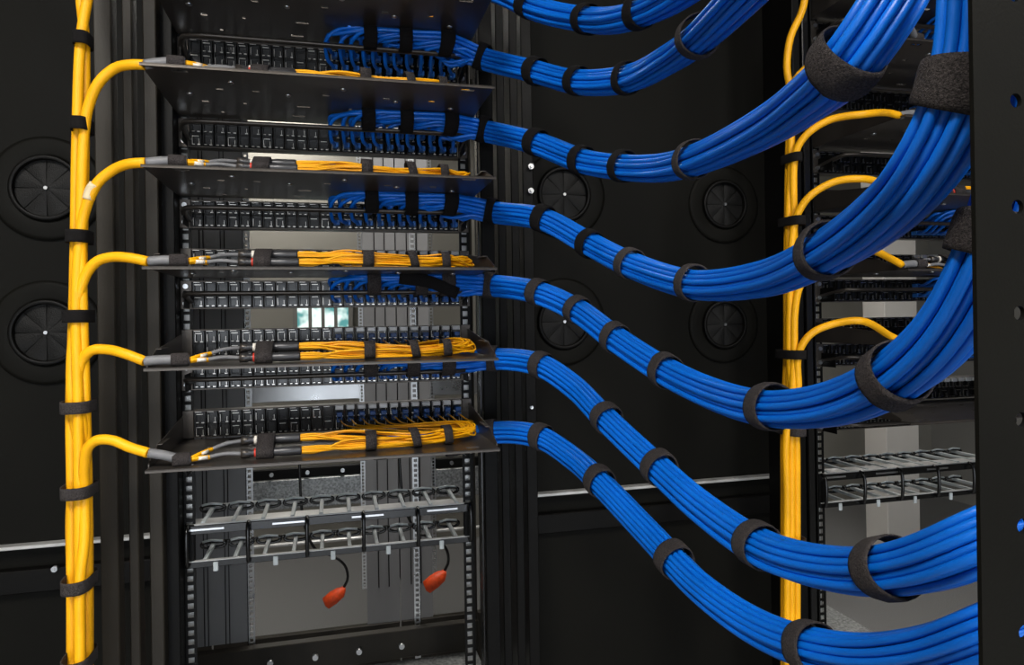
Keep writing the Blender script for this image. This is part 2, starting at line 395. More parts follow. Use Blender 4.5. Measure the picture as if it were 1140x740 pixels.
def copper_panel(k, label, grp):
    z1 = zt(k)-.006; z0 = z1-.047
    t = thing('copper_patch_panel', (0, Y0, z0), label, 'patch panel', grp)
    f = MB(); f.box((-.2405, Y0-.002, z1-.0025), (.2405, Y0+.02, z1), .0005); f.box((-.2405, Y0-.002, z0), (.2405, Y0+.02, z0+.0025), .0005)
    f.box((-.2405, Y0-.003, z0), (-.2235, Y0, z1), .0005); f.box((.2235, Y0-.003, z0), (.2405, Y0, z1), .0005)
    f.box((-.2235, Y0+.018, z0), (.2235, Y0+.02, z1))
    f.build('frame', M['tray'], t)
    for x in COL: module(t, x, Y0-.001, z1-.0022)
    for sx in (-1, 1):
        for q in (-1, 1):
            MB().cyl((sx*.2325, Y0-.007, (z0+z1)/2+q*.014), (sx*.2325, Y0-.002, (z0+z1)/2+q*.014), .0042, 10).build('screw', M['zinc'], t)
    # lacing bar carried on two bent arms
    zb = zt(k)-.030
    p = [(-.226, Y0-.003, zb-.010), (-.226, Y0-.03, zb-.006), (-.218, YB+.012, zb), (-.200, YB+.004, zb), (-.17, YB+.002, zb)]
    p += [(x, YB+.002, zb) for x in np.linspace(-.14, .14, 8)]
    p += [(.17, YB+.002, zb), (.205, YB+.004, zb), (.224, YB+.014, zb), (.229, Y0-.03, zb-.006), (.229, Y0-.003, zb-.010)]
    MB().tube(smooth(p, 80), .0038, 8, flat=1.5).build('lacing_bar', M['tray'], t)
    for sx in (-1, 1):
        MB().box((sx*.2275-.001, Y0-.045, zb-.022), (sx*.2275+.001, Y0-.002, zb+.006), .0005).build('bar_bracket', M['black'], t)
    return t
def fiber_panel(k, label, grp):
    z0 = zt(k)+.002; z1 = z0+.045
    t = thing('fiber_patch_panel', (0, Y0, z0), label, 'patch panel', grp)
    f = MB(); f.box((-.2405, Y0-.002, z1-.0025), (.2405, Y0+.02, z1), .0005); f.box((-.2405, Y0-.002, z0), (.2405, Y0+.02, z0+.0015), .0005)
    f.box((-.2405, Y0-.003, z0), (-.2235, Y0, z1), .0005); f.box((.2235, Y0-.003, z0), (.2405, Y0, z1), .0005)
    f.box((-.2235, Y0+.018, z0), (.2235, Y0+.02, z1))
    f.build('frame', M['tray'], t)
    for x in COL: module(t, x, Y0-.001, z1-.0022)
    for x in COL[12:]:
        MB().box((x-.0070, Y0-.010, z1-.009), (x+.0070, Y0-.001, z1-.001), .001).build('port_cap', M['ladderbar'], t)
    return t
def make_tray(k, label, grp):
    z = zt(k); t = thing('cable_tray', ((XL+XR)/2, YF, z), label, 'tray', grp)
    b = MB(); T = .0016
    # sheet built from strips so that the punched slots are real holes
    ys = [YF, YF+.018, YF+.026, YF+.085, YF+.093, YF+.150, YF+.158, YF+.205, YF+.213, Y0-.004]
    xs_cut = {1: [(-.205, -.185), (.19, .21)], 3: [(-.16, -.15), (-.11, -.10), (-.01, .0), (.08, .09), (.15, .16)], 5: [(-.19, -.18), (-.13, -.125), (-.05, -.03), (.03, .035), (.10, .11), (.17, .19)], 7: [(-.17, -.165), (-.06, -.04), (.05, .056), (.13, .135)]}
    for i in range(len(ys)-1):
        x = XL
        for a, c in xs_cut.get(i, []):
            b.box((x, ys[i], z-T), (a, ys[i+1], z)); x = c
        b.box((x, ys[i], z-T), (XR, ys[i+1], z))
    b.box((XL, YF, z-.004), (XR, YF+.0012, z))            # turned-down front lip
    b.build('tray_sheet', M['tray'], t)
    for sx, X in ((-1, XL), (1, XR)):                     # tapered side cheeks rising to the rail
        c = MB(); th = .0014; y = [YF+.02, YF+.07, YF+.12, Y0-.002]; h = [.004, .022, .026, .040]
        vs = []
        for xx in (X-th/2, X+th/2):
            vs += [(xx, y[i], z) for i in range(4)]+[(xx, y[i], z+h[i]) for i in range(4)]
        fs = []
        for i in range(3):
            fs += [(i, i+4, i+5, i+1), (8+i, 9+i, 13+i, 12+i), (i+4, i+12, i+13, i+5)]
        fs += [(0, 8, 12, 4), (3, 7, 15, 11)]
        c.add(vs, fs)
        xo = X-sx*.0  # outward top flange
        c.box((X-.0065 if sx > 0 else X-.0007, y[1], z+.0215), (X+.0007 if sx > 0 else X+.0065, y[2], z+.0228))
        c.build('side_cheek', M['tray'], t)
    for x, y in ((-.135, YF+.055), (-.06, YF+.10), (.02, YF+.055), (.10, YF+.10), (.19, YF+.12), (-.20, YF+.12)):
        MB().tube([(x, y, z-.0042), (x, y, z-.003), (x, y, z-.0015)], [.0022, .0046, .005], 12).build('rivet', M['zinc'], t)
    return t
names = ['topmost', 'second', 'third', 'fourth', 'fifth', 'lowest']
def rack_fill(side):
    W = 'left' if side == 'left' else 'right'
    out = []
    desc = {0: 'cropped by the top edge, slotted underside in view', 1: 'highest full tray, seen from below', 2: 'second tray down, slotted underside in view',
            3: 'third tray down, seen edge-on', 4: 'fourth tray down, yellow fibers fanned on it', 5: 'lowest tray, side cheeks in full view'}
    for k in range(0, 6):
        out.append(make_tray(k, 'dark grey tray in the left rack, '+desc[k], 'fiber cable trays'))
        out.append(copper_panel(k, 'copper port panel in left rack, under the '+['cropped top', 'top full', 'second', 'edge-on third', 'fourth', 'lowest'][k]+' tray', 'copper patch panels'))
        out.append(fiber_panel(k, 'fiber port panel in the left rack, standing behind the '+['cropped top', 'top full', 'second', 'edge-on third', 'fourth', 'lowest'][k]+' tray', 'fiber patch panels'))
    return out
fill = rack_fill('left')

# ------------------------------------------------------------------ ladder style cable manager
def make_ladder(label):
    zt_, zb_, yf, yr = -.333, -.398, Y0-.004, Y0+.105
    t = thing('ladder_cable_manager', (0, Y0, zb_), label, 'cable manager', 'ladder cable managers')
    x0, x1 = -.238, .238
    MB().box((x0, yf, zt_-.003), (x1, yf+.036, zt_), .0008).build('top_plate', M['ladderbar'], t)
    MB().box((x0, yf-.003, zt_-.016), (x1, yf, zt_-.002), .0008).build('front_lip', M['gloss'], t)
    for q in range(4):
        a = x0+.005+q*.13; MB().box((a, yf-.0052, zt_-.010), (a+.055, yf-.003, zt_-.006), .0005).build('edge_clip', M['zinc'], t)
    MB().box((x0, yf-.003, zb_-.006), (x1, yf+.003, zb_+.005), .001).build('bottom_bar', M['gloss'], t)
    MB().box((x0, yf-.0036, zb_+.004), (x1, yf+.003, zb_+.006), .0005).build('bottom_bar_edge', M['ladderbar'], t)
    MB().box((x0+.01, yr, zt_-.001), (x1-.01, yr+.006, zt_+.004), .001).build('rear_bar', M['ladderbar'], t)
    MB().box((x0+.01, yr, zb_-.001), (x1-.01, yr+.006, zb_+.004), .001).build('rear_bar', M['gloss'], t)
    n = 10
    for i in range(n):
        x = x0+.026+i*(x1-x0-.052)/(n-1)
        for z in (zt_, zb_):
            b = MB().box((x-.0034, yf+.004, z-.004), (x+.0034, yr, z+.002), .0008).build('rung', M['rung'], t)
            c = MB(); pts = []
            for a in np.linspace(0, 2*PI, 25): 
                pts.append((x+.0200*math.copysign(abs(math.cos(a))**.6, math.cos(a)), yr-.004, z-.001+.0055*math.sin(a)))
            c.tube(pts, .0030, 8); c.build('end_loop', M['gloss'], b)
            MB().tube([(x-.018, yr-.006, z+.005), (x-.004, yr-.006, z+.0075), (x+.016, yr-.006, z+.005)], .0020, 6).build('loop_rib', M['rung'], b)
    for i in range(6):
        x = x0+.004+i*(x1-x0-.008)/5
        p = [(x, yf-.001, zt_-.002), (x, yf-.010, zt_-.004), (x, yf-.014, zt_-.014), (x, yf-.014, zb_+.010), (x, yf-.010, zb_), (x, yf-.001, zb_-.002)]
        MB().tube(smooth(p, 20), .0034, 8).build('finger_post', M['gloss'], t)
        MB().box((x+.038, yf-.0055, zb_-.013), (x+.046, yf-.002, zb_+.002), .001).build('snap_tab', M['rung'], t)
    for sx in (-1, 1):
        MB().box((sx*.2325-.008, Y0-.006, zb_-.004), (sx*.2325+.008, Y0-.001, zt_), .001).build('mounting_ear', M['black'], t)
    return t
ladder = make_ladder('grey ladder style cable manager with rungs low in the left rack')

# ------------------------------------------------------------------ straps
def sub_path(P, s0, width):
    L = np.r_[0, np.cumsum(np.linalg.norm(np.diff(P, axis=0), axis=1))]
    return np.array([[np.interp(q, L, P[:, a]) for a in range(3)] for q in np.linspace(s0-width/2, s0+width/2, 7)])
def band(P, R, thick=.0016, sides=32, squash=1., mat_=None, name='strap', parent=None, wob=.0004):
    """closed fabric band: outer and inner surface swept along P"""
    P = np.array(P); n = len(P); T = np.gradient(P, axis=0); T /= np.linalg.norm(T, axis=1)[:, None]; N, B = frames(P, T)
    ph = random.random()*6; vs = []; fs = []
    prof = [(i, 0) for i in range(n)]+[(i, 1) for i in range(n-1, -1, -1)]
    a = np.arange(sides)/sides*2*PI; k = len(prof)
    for (i, o) in prof:
        for j in range(sides):
            rr = R+(thick*(1.5 if (a[j]+ph) % (2*PI) < 1.3 else 1.) if o == 0 else -.0002)+wob*math.sin(3*a[j]+ph)
            if o == 0 and i in (0, n-1): rr -= thick*.4
            vs.append(P[i]+N[i]*rr*math.cos(a[j])*squash+B[i]*rr*math.sin(a[j]))
    for q in range(k):
        for j in range(sides):
            fs.append((q*sides+j, q*sides+(j+1) % sides, ((q+1) % k)*sides+(j+1) % sides, ((q+1) % k)*sides+j))
    mb = MB(); mb.add(vs, fs, True)
    return mb.build(name, mat_ or M['velcro'], parent)

# ------------------------------------------------------------------ blue bundles
def pack(n, R, r):
    pts = []; d = 2*r*1.02; k = 8
    for i in range(-k, k+1):
        for j in range(-k, k+1):
            x = (i+.5*(j % 2)+.17)*d; y = j*d*.866+.1*d; pts.append((x*x+y*y, x, y))
    pts.sort(); return [(x, y) for _, x, y in pts[:n]]
RC = .00325
def blue_bundle(k, pts, straps, label, skip_ports=False, nst=24, dmat='blue', zoff=0.):
    zb = zt(k)-.030+.0135+zoff
    base = [(x, YB-.010, zb+.002*math.sin(x*9)) for x in (-.01, .04, .09, .14, .19)]
    P = base+[at(*p) for p in pts]
    e_ = P[-1]; P += [e_+np.array([.03, 0, (1.5-e_[2])*.35]), np.array([e_[0]+.05, e_[1], 1.5])]      # up to the ceiling
    Cc = smooth(P, 250); L = np.r_[0, np.cumsum(np.linalg.norm(np.diff(Cc, axis=0), axis=1))]
    T = np.gradient(Cc, axis=0); T /= np.linalg.norm(T, axis=1)[:, None]; N, B = frames(Cc, T)
    t = thing('blue_cable_bundle', Cc[0], label, 'cable bundle', 'strapped blue cable bundles')
    offs = pack(nst, 0, RC); RB = max(math.hypot(*o) for o in offs)+RC; offs.sort(key=lambda o: -o[0])        # N is up: leftmost ports feed the top layer
    rnd = random.Random(k*11+3)
    order = list(range(nst)); 
    for i in range(0, nst, 4):
        s_ = order[i:i+4]; rnd.shuffle(s_); order[i:i+4] = s_
    slots = [offs[order[i]] for i in range(nst)]
    for q in range(nst):
        col = 12+q//2; row = q % 2; X = COL[col]
        ox, oy = slots[q]; ph = rnd.random()*6; f1 = rnd.uniform(5, 9); am = rnd.uniform(.0001, .0005)
        tw = -.25
        i0 = int(np.searchsorted(Cc[:, 0], min(X+.030, .23)))
        pts_ = []
        for i in range(i0, len(Cc)):
            a = tw*L[i]; ca, sa = math.cos(a), math.sin(a); s_ = 1+.04*math.sin(L[i]*6)
            u = (ox*ca-oy*sa)*s_+am*math.sin(f1*L[i]*2+ph); v = (ox*sa+oy*ca)*s_+am*math.cos(f1*L[i]*1.6+ph)
            pts_.append(Cc[i]+N[i]*u+B[i]*v)
        zp = zt(k)-.006-.0022-(.0115 if row == 0 else .0325)+.0
        e = pts_[0]; dx = rnd.uniform(-.005, .003)
        lead = [(X-.001, Y0-.004, zp), (X-.002, Y0-.016, zp-.001), (X-.007+dx, Y0-.040, zp+.002+rnd.uniform(-.002, .002)), (X-.008+dx, (Y0-.046+e[1])/2, (zp+e[2])/2+.004), (X+.004, e[1]+.012, e[2]-.003)]
        path = np.vstack([smooth(np.array(lead+[pts_[0], pts_[1]]), 22)[:-1], pts_[1:]])
        cb = MB().tube(path, RC, 8).build('cable', M['blue'] if q % 3 else M['blue2'], t)
        MB().box((X-.0052, Y0-.014, zp-.0042), (X+.0050, Y0+.002, zp+.0042), .001).build('plug', M['boot'], cb)
    for px, w in straps:                                  # px: picture column where the strap sits -> arc length
        if isinstance(px, tuple):
            tgt = np.array(px, float)
        uv = []
        for i in range(len(Cc)):
            d = np.dot(Cc[i], fw); uv.append((570+F*np.dot(Cc[i], RT)/d, CY-F*np.dot(Cc[i], UP)/d))
        uv = np.array(uv); i = int(np.argmin(((uv-tgt)**2).sum(1)))
        R_ = RB+.0003
        if Cc[i][0] < .16 and Cc[i][1] > 1.1: R_ = RB*(.80+.2*max(0, Cc[i][0])/.16)
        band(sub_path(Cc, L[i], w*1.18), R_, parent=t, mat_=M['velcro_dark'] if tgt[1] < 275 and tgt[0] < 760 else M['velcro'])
    return t
BP = {
 0: ([(500, -32, 1.20), (560, -8, 1.17), (600, 10, 1.12), (652, 21, 1.03), (690, 20, .94), (730, 6, .86), (775, -22, .76), (830, -70, .65)],
     [((590, 5), .02), ((652, 20), .018), ((713, 10), .018)]),
 1: ([(537, 64, 1.20), (597, 79, 1.13), (642, 90, 1.06), (700, 87, .95), (742, 66, .84), (775, 42, .73), (815, 4, .62), (870, -55, .52), (930, -130, .45)],
     [((410, 53), .018), ((449, 52), .018), ((493, 56), .018), ((537, 64), .018), ((597, 79), .018), ((642, 92), .017), ((700, 87), .015), ((775, 40), .017)]),
 2: ([(540, 145, 1.20), (595, 158, 1.13), (648, 178, 1.05), (692, 185, .97), (735, 186, .87), (772, 178, .78), (850, 141, .60), (900, 106, .50), (945, 64, .425), (987, 3, .41), (1018, -60, .425), (1040, -140, .45)],
     [((412, 141), .018), ((454, 141), .018), ((497, 143), .018), ((540, 145), .018), ((595, 158), .018), ((648, 178), .016), ((692, 185), .016), ((770, 178), .015), ((948, 62), .0145)]),
 3: ([(548, 235, 1.20), (603, 243, 1.13), (656, 271, 1.06), (702, 294, .97), (770, 315, .84), (850, 309, .68), (915, 282, .55), (985, 232, .44), (1030, 180, .39), (1062, 120, .37), (1078, 60, .365), (1084, 0, .36), (1084, -80, .36)],
     [((412, 232), .018), ((458, 232), .018), ((499, 234), .018), ((548, 235), .018), ((603, 243), .018), ((657, 271), .016), ((702, 294), .015), ((770, 315), .015), ((918, 281), .0175), ((1072, 96), .021)]),
 4: ([(545, 317, 1.20), (598, 325, 1.13), (643, 345, 1.07), (685, 376, .98), (740, 412, .88), (800, 440, .76), (855, 453, .66), (925, 448, .56), (995, 418, .47), (1050, 368, .42), (1090, 300, .395), (1118, 225, .39), (1140, 130, .39)],
     [((415, 322), .018), ((470, 322), .018), ((500, 320), .018), ((545, 317), .018), ((598, 325), .017), ((643, 345), .016), ((685, 376), .015), ((742, 413), .016), ((856, 453), .019), ((1000, 416), .0175), ((1098, 270), .02)]),
 5: ([(548, 399, 1.20), (600, 405, 1.14), (640, 430, 1.08), (672, 462, 1.0), (730, 517, .88), (785, 566, .77), (855, 612, .66), (935, 632, .56), (1010, 628, .48), (1080, 604, .43), (1160, 560, .42), (1215, 440, .42)],
     [((415, 412), .018), ((460, 408), .018), ((497, 406), .018), ((548, 399), .018), ((600, 405), .017), ((673, 463), .017), ((732, 518), .017), ((840, 604), .018), ((985, 632), .02)]),
 6: ([(548, 481, 1.20), (600, 485, 1.14), (640, 510, 1.08), (668, 536, 1.0), (722, 592, .89), (780, 652, .78), (850, 700, .68), (940, 728, .57), (1030, 726, .48), (1110, 700, .43), (1210, 660, .43), (1290, 520, .43)],
     [((420, 500), .018), ((500, 490), .018), ((545, 482), .018), ((602, 485), .017), ((668, 537), .018), ((750, 622), .018), ((900, 719), .019)]),
}
lab = {0: 'blue cable bundle cropped by the top edge, highest of the sweeping bundles',
       1: 'blue cable bundle sagging then rising to the top edge, second highest sweep',
       2: 'blue cable bundle rising steeply through a thick strap to the top edge',
       3: 'blue cable bundle crossing the right yellow cables and rising beside the black post',
       4: 'blue cable bundle in the longest low sweep, passing in front of the right ladder side',
       5: 'blue cable bundle dropping diagonally from beside the fourth tray',
       6: 'short blue cable bundle dropping from beside the lowest tray'}
bundles = {}
for k in range(7):
    kk = k-1   # bundle k hangs on the bar under tray k-1
    if k == 0: continue
    bundles[k] = blue_bundle(kk, BP[k][0], BP[k][1], lab[k])
bundles[0] = blue_bundle(-1, BP[0][0], BP[0][1], lab[0])

# loose black strap end hanging on the fourth bundle
c0 = np.array([.105, YB-.032, zt(3)-.008]); c1 = np.array([.20, YB-.03, zt(3)-.034])
b = MB(); P_ = smooth([c0, (c0+c1)/2+np.array([0, -.004, .006]), c1], 16)
b.tube(P_, .010, 10, flat=.16)
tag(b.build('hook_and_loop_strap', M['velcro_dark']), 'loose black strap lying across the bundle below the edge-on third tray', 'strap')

# ------------------------------------------------------------------ yellow trunks
RY = .0068
HS = {0: None, 1: (161, 72, .935), 2: (163, 181, .935), 3: (165, 291, .935), 4: (161, 402, .935), 5: (165, 504, .93)}
def hstart(k): return np.array([-.255, YF-.02, zt(0)+.015]) if k == 0 else at(*HS[k])
def PT(p): return hstart(p[1])+np.array([PITCH+p[2], 0, p[3]]) if p[0] == 'H' else at(*p)
def trunk_bundle(label, cables, straps, taper, name='yellow_trunk_bundle', labels=(), sl=()):
    first = PT(cables[0][0])
    t = thing(name, first, label, 'cable bundle', 'upright yellow cable bundles')
    for pts in cables:
        MB().tube(smooth([PT(p) for p in pts], 130), RY*taper, 12).build('trunk_cable', M['yellow'], t)
    for (px, py, s, w, hgt, deep) in straps:
        c = at(px, py, s); hh = hgt*s/F
        P = [c+np.array([0, 0, z]) for z in np.linspace(hh/2, -hh/2, 7)]
        # oval band: wide in X, shallow in Y
        W = w*s/F/2; D = deep; n = 36; vs = []; fs = []
        prof = [(z, 0) for z in np.linspace(hh/2, -hh/2, 5)]+[(z, .0016) for z in np.linspace(-hh/2, hh/2, 5)]
        for z, q in prof:
            for j in range(n):
                a = j/n*2*PI; bulge = .0012 if j % n in range(2, 9) else 0
                ex = math.copysign(abs(math.cos(a))**.7, math.cos(a)); ey = math.copysign(abs(math.sin(a))**.7, math.sin(a))
                vs.append((c[0]+(W-q+bulge)*ex, c[1]+(D-q+bulge)*ey, c[2]+z))
        k = len(prof)
        for q in range(k):
            for j in range(n): fs.append((q*n+j, ((q+1) % k)*n+j, ((q+1) % k)*n+(j+1) % n, q*n+(j+1) % n))
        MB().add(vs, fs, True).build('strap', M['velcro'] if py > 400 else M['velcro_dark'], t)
    for pts in labels:
        MB().tube(smooth([at(*p) for p in pts], 10), RY*taper*1.06, 12).build('tape_label', M['tape'], t)
    return t
S = .955
left_cables = [
 [(110, -500, S), (106, -120, S), (103, -30, S), (97, 0, S), (90, 45, S), (86, 140, S), (84, 264, S), (82, 352, S), (79, 452, S), (80, 545, S), (80, 647, S), (81, 800, S)],
 [(84, -500, S+.01), (84, -120, S+.01), (86, -30, S+.01), (90, 0, S+.01), (94, 45, S+.01), (94, 140, S+.012), (92, 264, S+.015), (90, 352, S+.015), (88, 452, S+.015), (88, 545, S+.015), (89, 647, S+.015), (90, 800, S+.015)],
 [(161, 72, .935), (145, 72, .935), (128, 76, .94), (110, 92, .94), (98, 120, .945), (94, 145, S-.008), (91, 200, S-.01), (90, 264, S-.01), (92, 352, S-.01), (95, 452, S-.005), (97, 545, S), (97, 647, S), (97, 800, S)],
 [(163, 181, .935), (145, 182, .935), (128, 188, .94), (110, 202, .94), (99, 222, .94), (92, 245, S-.012), (88, 275, S-.012), (85, 352, S-.015), (87, 452, S-.015), (88, 545, S-.012), (89, 647, S-.012), (90, 800, S-.012)],
 [(165, 291, .935), (145, 287, .935), (125, 286, .938), (108, 291, .94), (96, 305, .942), (89, 325, .942), (85, 352, .944), (80, 400, .945), (81, 452, .945), (96, 545, S+.014), (98, 647, S+.014), (98, 800, S+.014)],
 [(161, 402, .935), (140, 394, .935), (120, 389, .94), (102, 390, .94), (91, 402, .942), (87, 425, .942), (89, 452, .943), (93, 490, .95), (80, 560, S+.014), (80, 647, S+.014), (80, 800, S+.014)],
 [(165, 504, .93), (145, 498, .93), (125, 490, .93), (108, 490, .93), (98, 498, .932), (94, 518, .938), (94, 545, .945), (94, 600, .940), (89, 647, .932), (89, 720, .930), (88, 800, .93)],
]
left_straps = [(92, 45, 0.957, 17, 14, 0.017), (91, 140, 0.953, 19, 14, 0.021), (88, 264, 0.953, 23, 14, 0.023), (87, 352, 0.953, 27, 14, 0.025), (87, 452, 0.953, 31, 13, 0.027), (88, 545, 0.952, 31, 13, 0.03), (88, 647, 0.949, 29, 14, 0.033), (88, 734, 0.948, 29, 14, 0.033)]
left_labels = [[(98, 222, .9392), (101, 212, .9392), (106, 205, .9392)], [(94, 262, .9385), (91, 300, .9385), (91, 318, .9385)], [(88, 470, .937), (88, 485, .937), (89, 500, .937)], [(96, 562, .946), (96, 578, .946), (97, 594, .946)]]
trunk_bundle('thick yellow cable bundle running the full height left of the left rack', left_cables, left_straps, 1.0, labels=left_labels[:1])
R_ = 1.24
right_cables = [
 [(899, -290, R_), (899, -100, R_), (897, -10, R_), (893, 12, R_), (880, 42, R_), (876, 75, R_), (879, 97, R_), (878, 177, R_), (877, 247, R_), (876, 320, R_), (876, 394, R_), (873, 478, R_), (873, 560, R_), (873, 760, R_)],
 [('H', 0, 0, 0), ('H', 0, -.02, .001), (930, 54, 1.175), (900, 74, 1.20), (886, 88, 1.21), (881, 105, 1.22), (881, 177, 1.225), (878, 247, 1.225), (880, 320, 1.225), (879, 394, 1.225), (878, 478, 1.225), (878, 560, 1.225), (878, 760, 1.225)],
 [('H', 1, 0, 0), ('H', 1, -.02, .003), (962, 127, 1.17), (925, 133, 1.19), (900, 148, 1.20), (888, 164, 1.21), (884, 182, 1.215), (884, 247, 1.22), (884, 320, 1.22), (884, 394, 1.22), (883, 478, 1.22), (883, 560, 1.22), (883, 760, 1.22)],
 [('H', 2, 0, 0), ('H', 2, -.02, .004), (960, 199, 1.17), (930, 202, 1.18), (903, 217, 1.19), (890, 234, 1.20), (884, 252, 1.205), (880, 320, 1.206), (879, 394, 1.206), (886, 478, 1.206), (887, 560, 1.21), (887, 760, 1.21)],
 [('H', 3, 0, 0), ('H', 3, -.02, .009), (960, 277, 1.165), (930, 282, 1.18), (903, 300, 1.19), (890, 320, 1.198), (885, 345, 1.20), (884, 394, 1.20), (881, 478, 1.205), (881, 560, 1.205), (881, 760, 1.205)],
 [('H', 4, 0, 0), ('H', 4, -.02, .009), (957, 357, 1.165), (930, 360, 1.18), (905, 370, 1.185), (893, 384, 1.19), (888, 400, 1.195), (888, 440, 1.20), (876, 480, 1.20), (876, 560, 1.20), (876, 760, 1.20)],
]
right_straps = [(882, 97, 1.229, 9, 8, 0.02), (881, 177, 1.224, 13, 10, 0.024), (881, 247, 1.22, 17, 10, 0.03), (880, 394, 1.216, 21, 10, 0.032), (880, 478, 1.217, 21, 10, 0.032), (880, 600, 1.217, 21, 10, 0.032)]
trunk_bundle('thinner yellow cable bundle standing at left edge of the right rack', right_cables, right_straps, .92)

# ------------------------------------------------------------------ fiber breakout harness on each tray
def harness(k, label, fan=True, seed=1):
    rnd = random.Random(seed*97+k); z = zt(k)
    st = hstart(k)
    t = thing('fiber_breakout_harness', (0, YF+.05, z), label, 'cable harness', 'yellow fiber breakout harnesses')
    tie = np.array([-.200, YF+.018, z+.009]); e0 = np.array(st)
    if k == 0: e0 = np.array([-.255, YF-.02, z+.015])
    p = smooth([e0, e0*.5+tie*.5+np.array([0, 0, .001]), tie, tie+np.array([.012, .002, 0])], 14)
    MB().tube(p, .0066, 12).build('grey_sleeve', M['sleeve'], t)
    band([tie+np.array([x, x*.1, 0]) for x in np.linspace(-.010, .012, 7)], .0076, thick=.0014, parent=t, mat_=M['velcro'])
    fends = []
    for q, (yy, zz, xx) in enumerate(((YF+.066, .0215, -.128), (YF+.036, .0085, -.125))):
        a = tie+np.array([.013, .0, .001-.002*q])
        bpt = np.array([-.163, YF+.05-.02*q, z+.016-.008*q]); c = np.array([xx, yy, z+zz])
        MB().tube(smooth([a, (a+bpt)/2+np.array([0, 0, .001]), bpt], 10), .0024, 8).build('yellow_leg', M['yellow'], t)
        MB().tube(smooth([a+np.array([0, .003, -.002]), (a+bpt)/2+np.array([0, .002, -.001]), bpt+np.array([-.002, .002, -.002])], 10), .0022, 8).build('yellow_leg', M['yellow'], t)
        mid = a*.45+bpt*.55; dr = (bpt-a)/np.linalg.norm(bpt-a)
        MB().tube([mid-dr*.006, mid, mid+dr*.006], .0031, 8).build('paper_label', M['white'], t)
        MB().tube(smooth([bpt-dr*.003, bpt*.6+c*.4+np.array([0, 0, .002]), c], 12), .0028, 10).build('grey_tube', M['sleeve'], t)
        cb = MB(); cb.tube([c+np.array([x, 0, 0]) for x in (0, .002, .010, .012, .016, .020, .050, .052, .078, .080)], [.0035, .0062, .0062, .0050, .0050, .0060, .0060, .0066, .0066, .0058], 14)
        bar = cb.build('fanout_barrel', M['barrel'], t)
        MB().tube([c+np.array([x, 0, 0]) for x in (-.001, .0045, .009)], .0068, 6).build('hex_nut', M['tray'], bar)
        MB().tube([c+np.array([x, 0, 0]) for x in (.0165, .0185, .0205)], .0063, 14).build('color_ring', M['red'] if q else M['white'], bar)
        fends.append(c+np.array([.080, 0, 0]))
    # one strap around both barrels
    cc = (fends[0]+fends[1])/2-np.array([.048, 0, 0]); v = []
    n = 28; half = .0115; vs = []; fs = []
    dv = (fends[0]-fends[1]); dv[0] = 0; ln = np.linalg.norm(dv); dv /= ln; dw = np.cross(np.array([1., 0, 0]), dv)
    prof = [(-half, 1), (half, 1), (half, 0), (-half, 0)]
    for x, o in prof:
        for j in range(n):
            a = j/n*2*PI; r = .0092 if o else .0074
            vs.append(cc+np.array([x, 0, 0])+dv*(math.copysign(ln/2, math.cos(a))*min(1, abs(math.cos(a))*3)+r*math.cos(a))+dw*r*math.sin(a))
    for q in range(4):
        for j in range(n): fs.append((q*n+j, ((q+1) % 4)*n+j, ((q+1) % 4)*n+(j+1) % n, q*n+(j+1) % n))
    MB().add(vs, fs, True).build('strap', M['velcro'], t)
    # fibers: right along the tray, round the end, back to the connectors
    zp = z+.002+.045-.024
    for q in range(24):
        src = fends[0] if q < 12 else fends[1]; h = q % 12
        a = h/12*2*PI; rr = .0046 if h % 2 else .0028
        o = np.array([0, math.cos(a)*rr, math.sin(a)*rr]); X = COL[12+q//2]
        j = lambda s=.002: rnd.uniform(-s, s)
        yo = .0 if q < 12 else .0
        turn = .196+(h/12)*.022
        low = .0045+rnd.random()*.014 if q >= 12 else .006+rnd.random()*.017
        ym = YF+.052+(.012 if q < 12 else -.010)+j(.004)
        p = [src+o*.8+np.array([-.004, 0, 0]), src+o+np.array([.02, 0, 0]), np.array([.015, ym+j(), z+low+.006*(q < 12)+j(.001)]), np.array([.075, ym+j(.003), z+low+j()*.5]),
             np.array([.130, YF+.055+j(.010), z+max(.004, low-.002)+j(.001)]), np.array([.175, YF+.066+j(.009), z+max(.004, low)]), np.array([turn, YF+.085+j(.006), z+.005+rnd.random()*.018]),
             np.array([turn-.004+j(), YF+.120+j(.008), z+.006+rnd.random()*.020])]
        if X < .16:
            A = p[-1]; Cn = np.array([X, Y0-.03, zp])
            p += [A*.74+Cn*.26+np.array([0, .004, -.004+j()]), A*.42+Cn*.58+np.array([.006, -.012, -.007+j()])]
        else: p += [np.array([X+.014, YF+.165, z+.010+rnd.random()*.008])]
        p += [np.array([X+.010, Y0-.045, zp-.007]), np.array([X+.002, Y0-.026, zp-.001]), np.array([X, Y0-.012, zp])]
        f = MB().tube(smooth(p, 64), .0014, 6).build('fiber', M['fiber'] if q % 4 else M['fiber2'], t)
        cx = X+(-.0035 if q % 2 else .0035); zc = zp+(.004 if q % 2 else -.006)
        MB().box((X-.0048, Y0-.020, zp-.0045+(.009 if q % 2 else 0)), (X+.0048, Y0-.001, zp+.003+(.009 if q % 2 else 0)), .0008).build('connector', M['lc'], f)
        MB().tube([(X, Y0-.030, zp), (X, Y0-.026, zp), (X, Y0-.019, zp)], [.0011, .0018, .0022], 8).build('boot', M['white'], f)
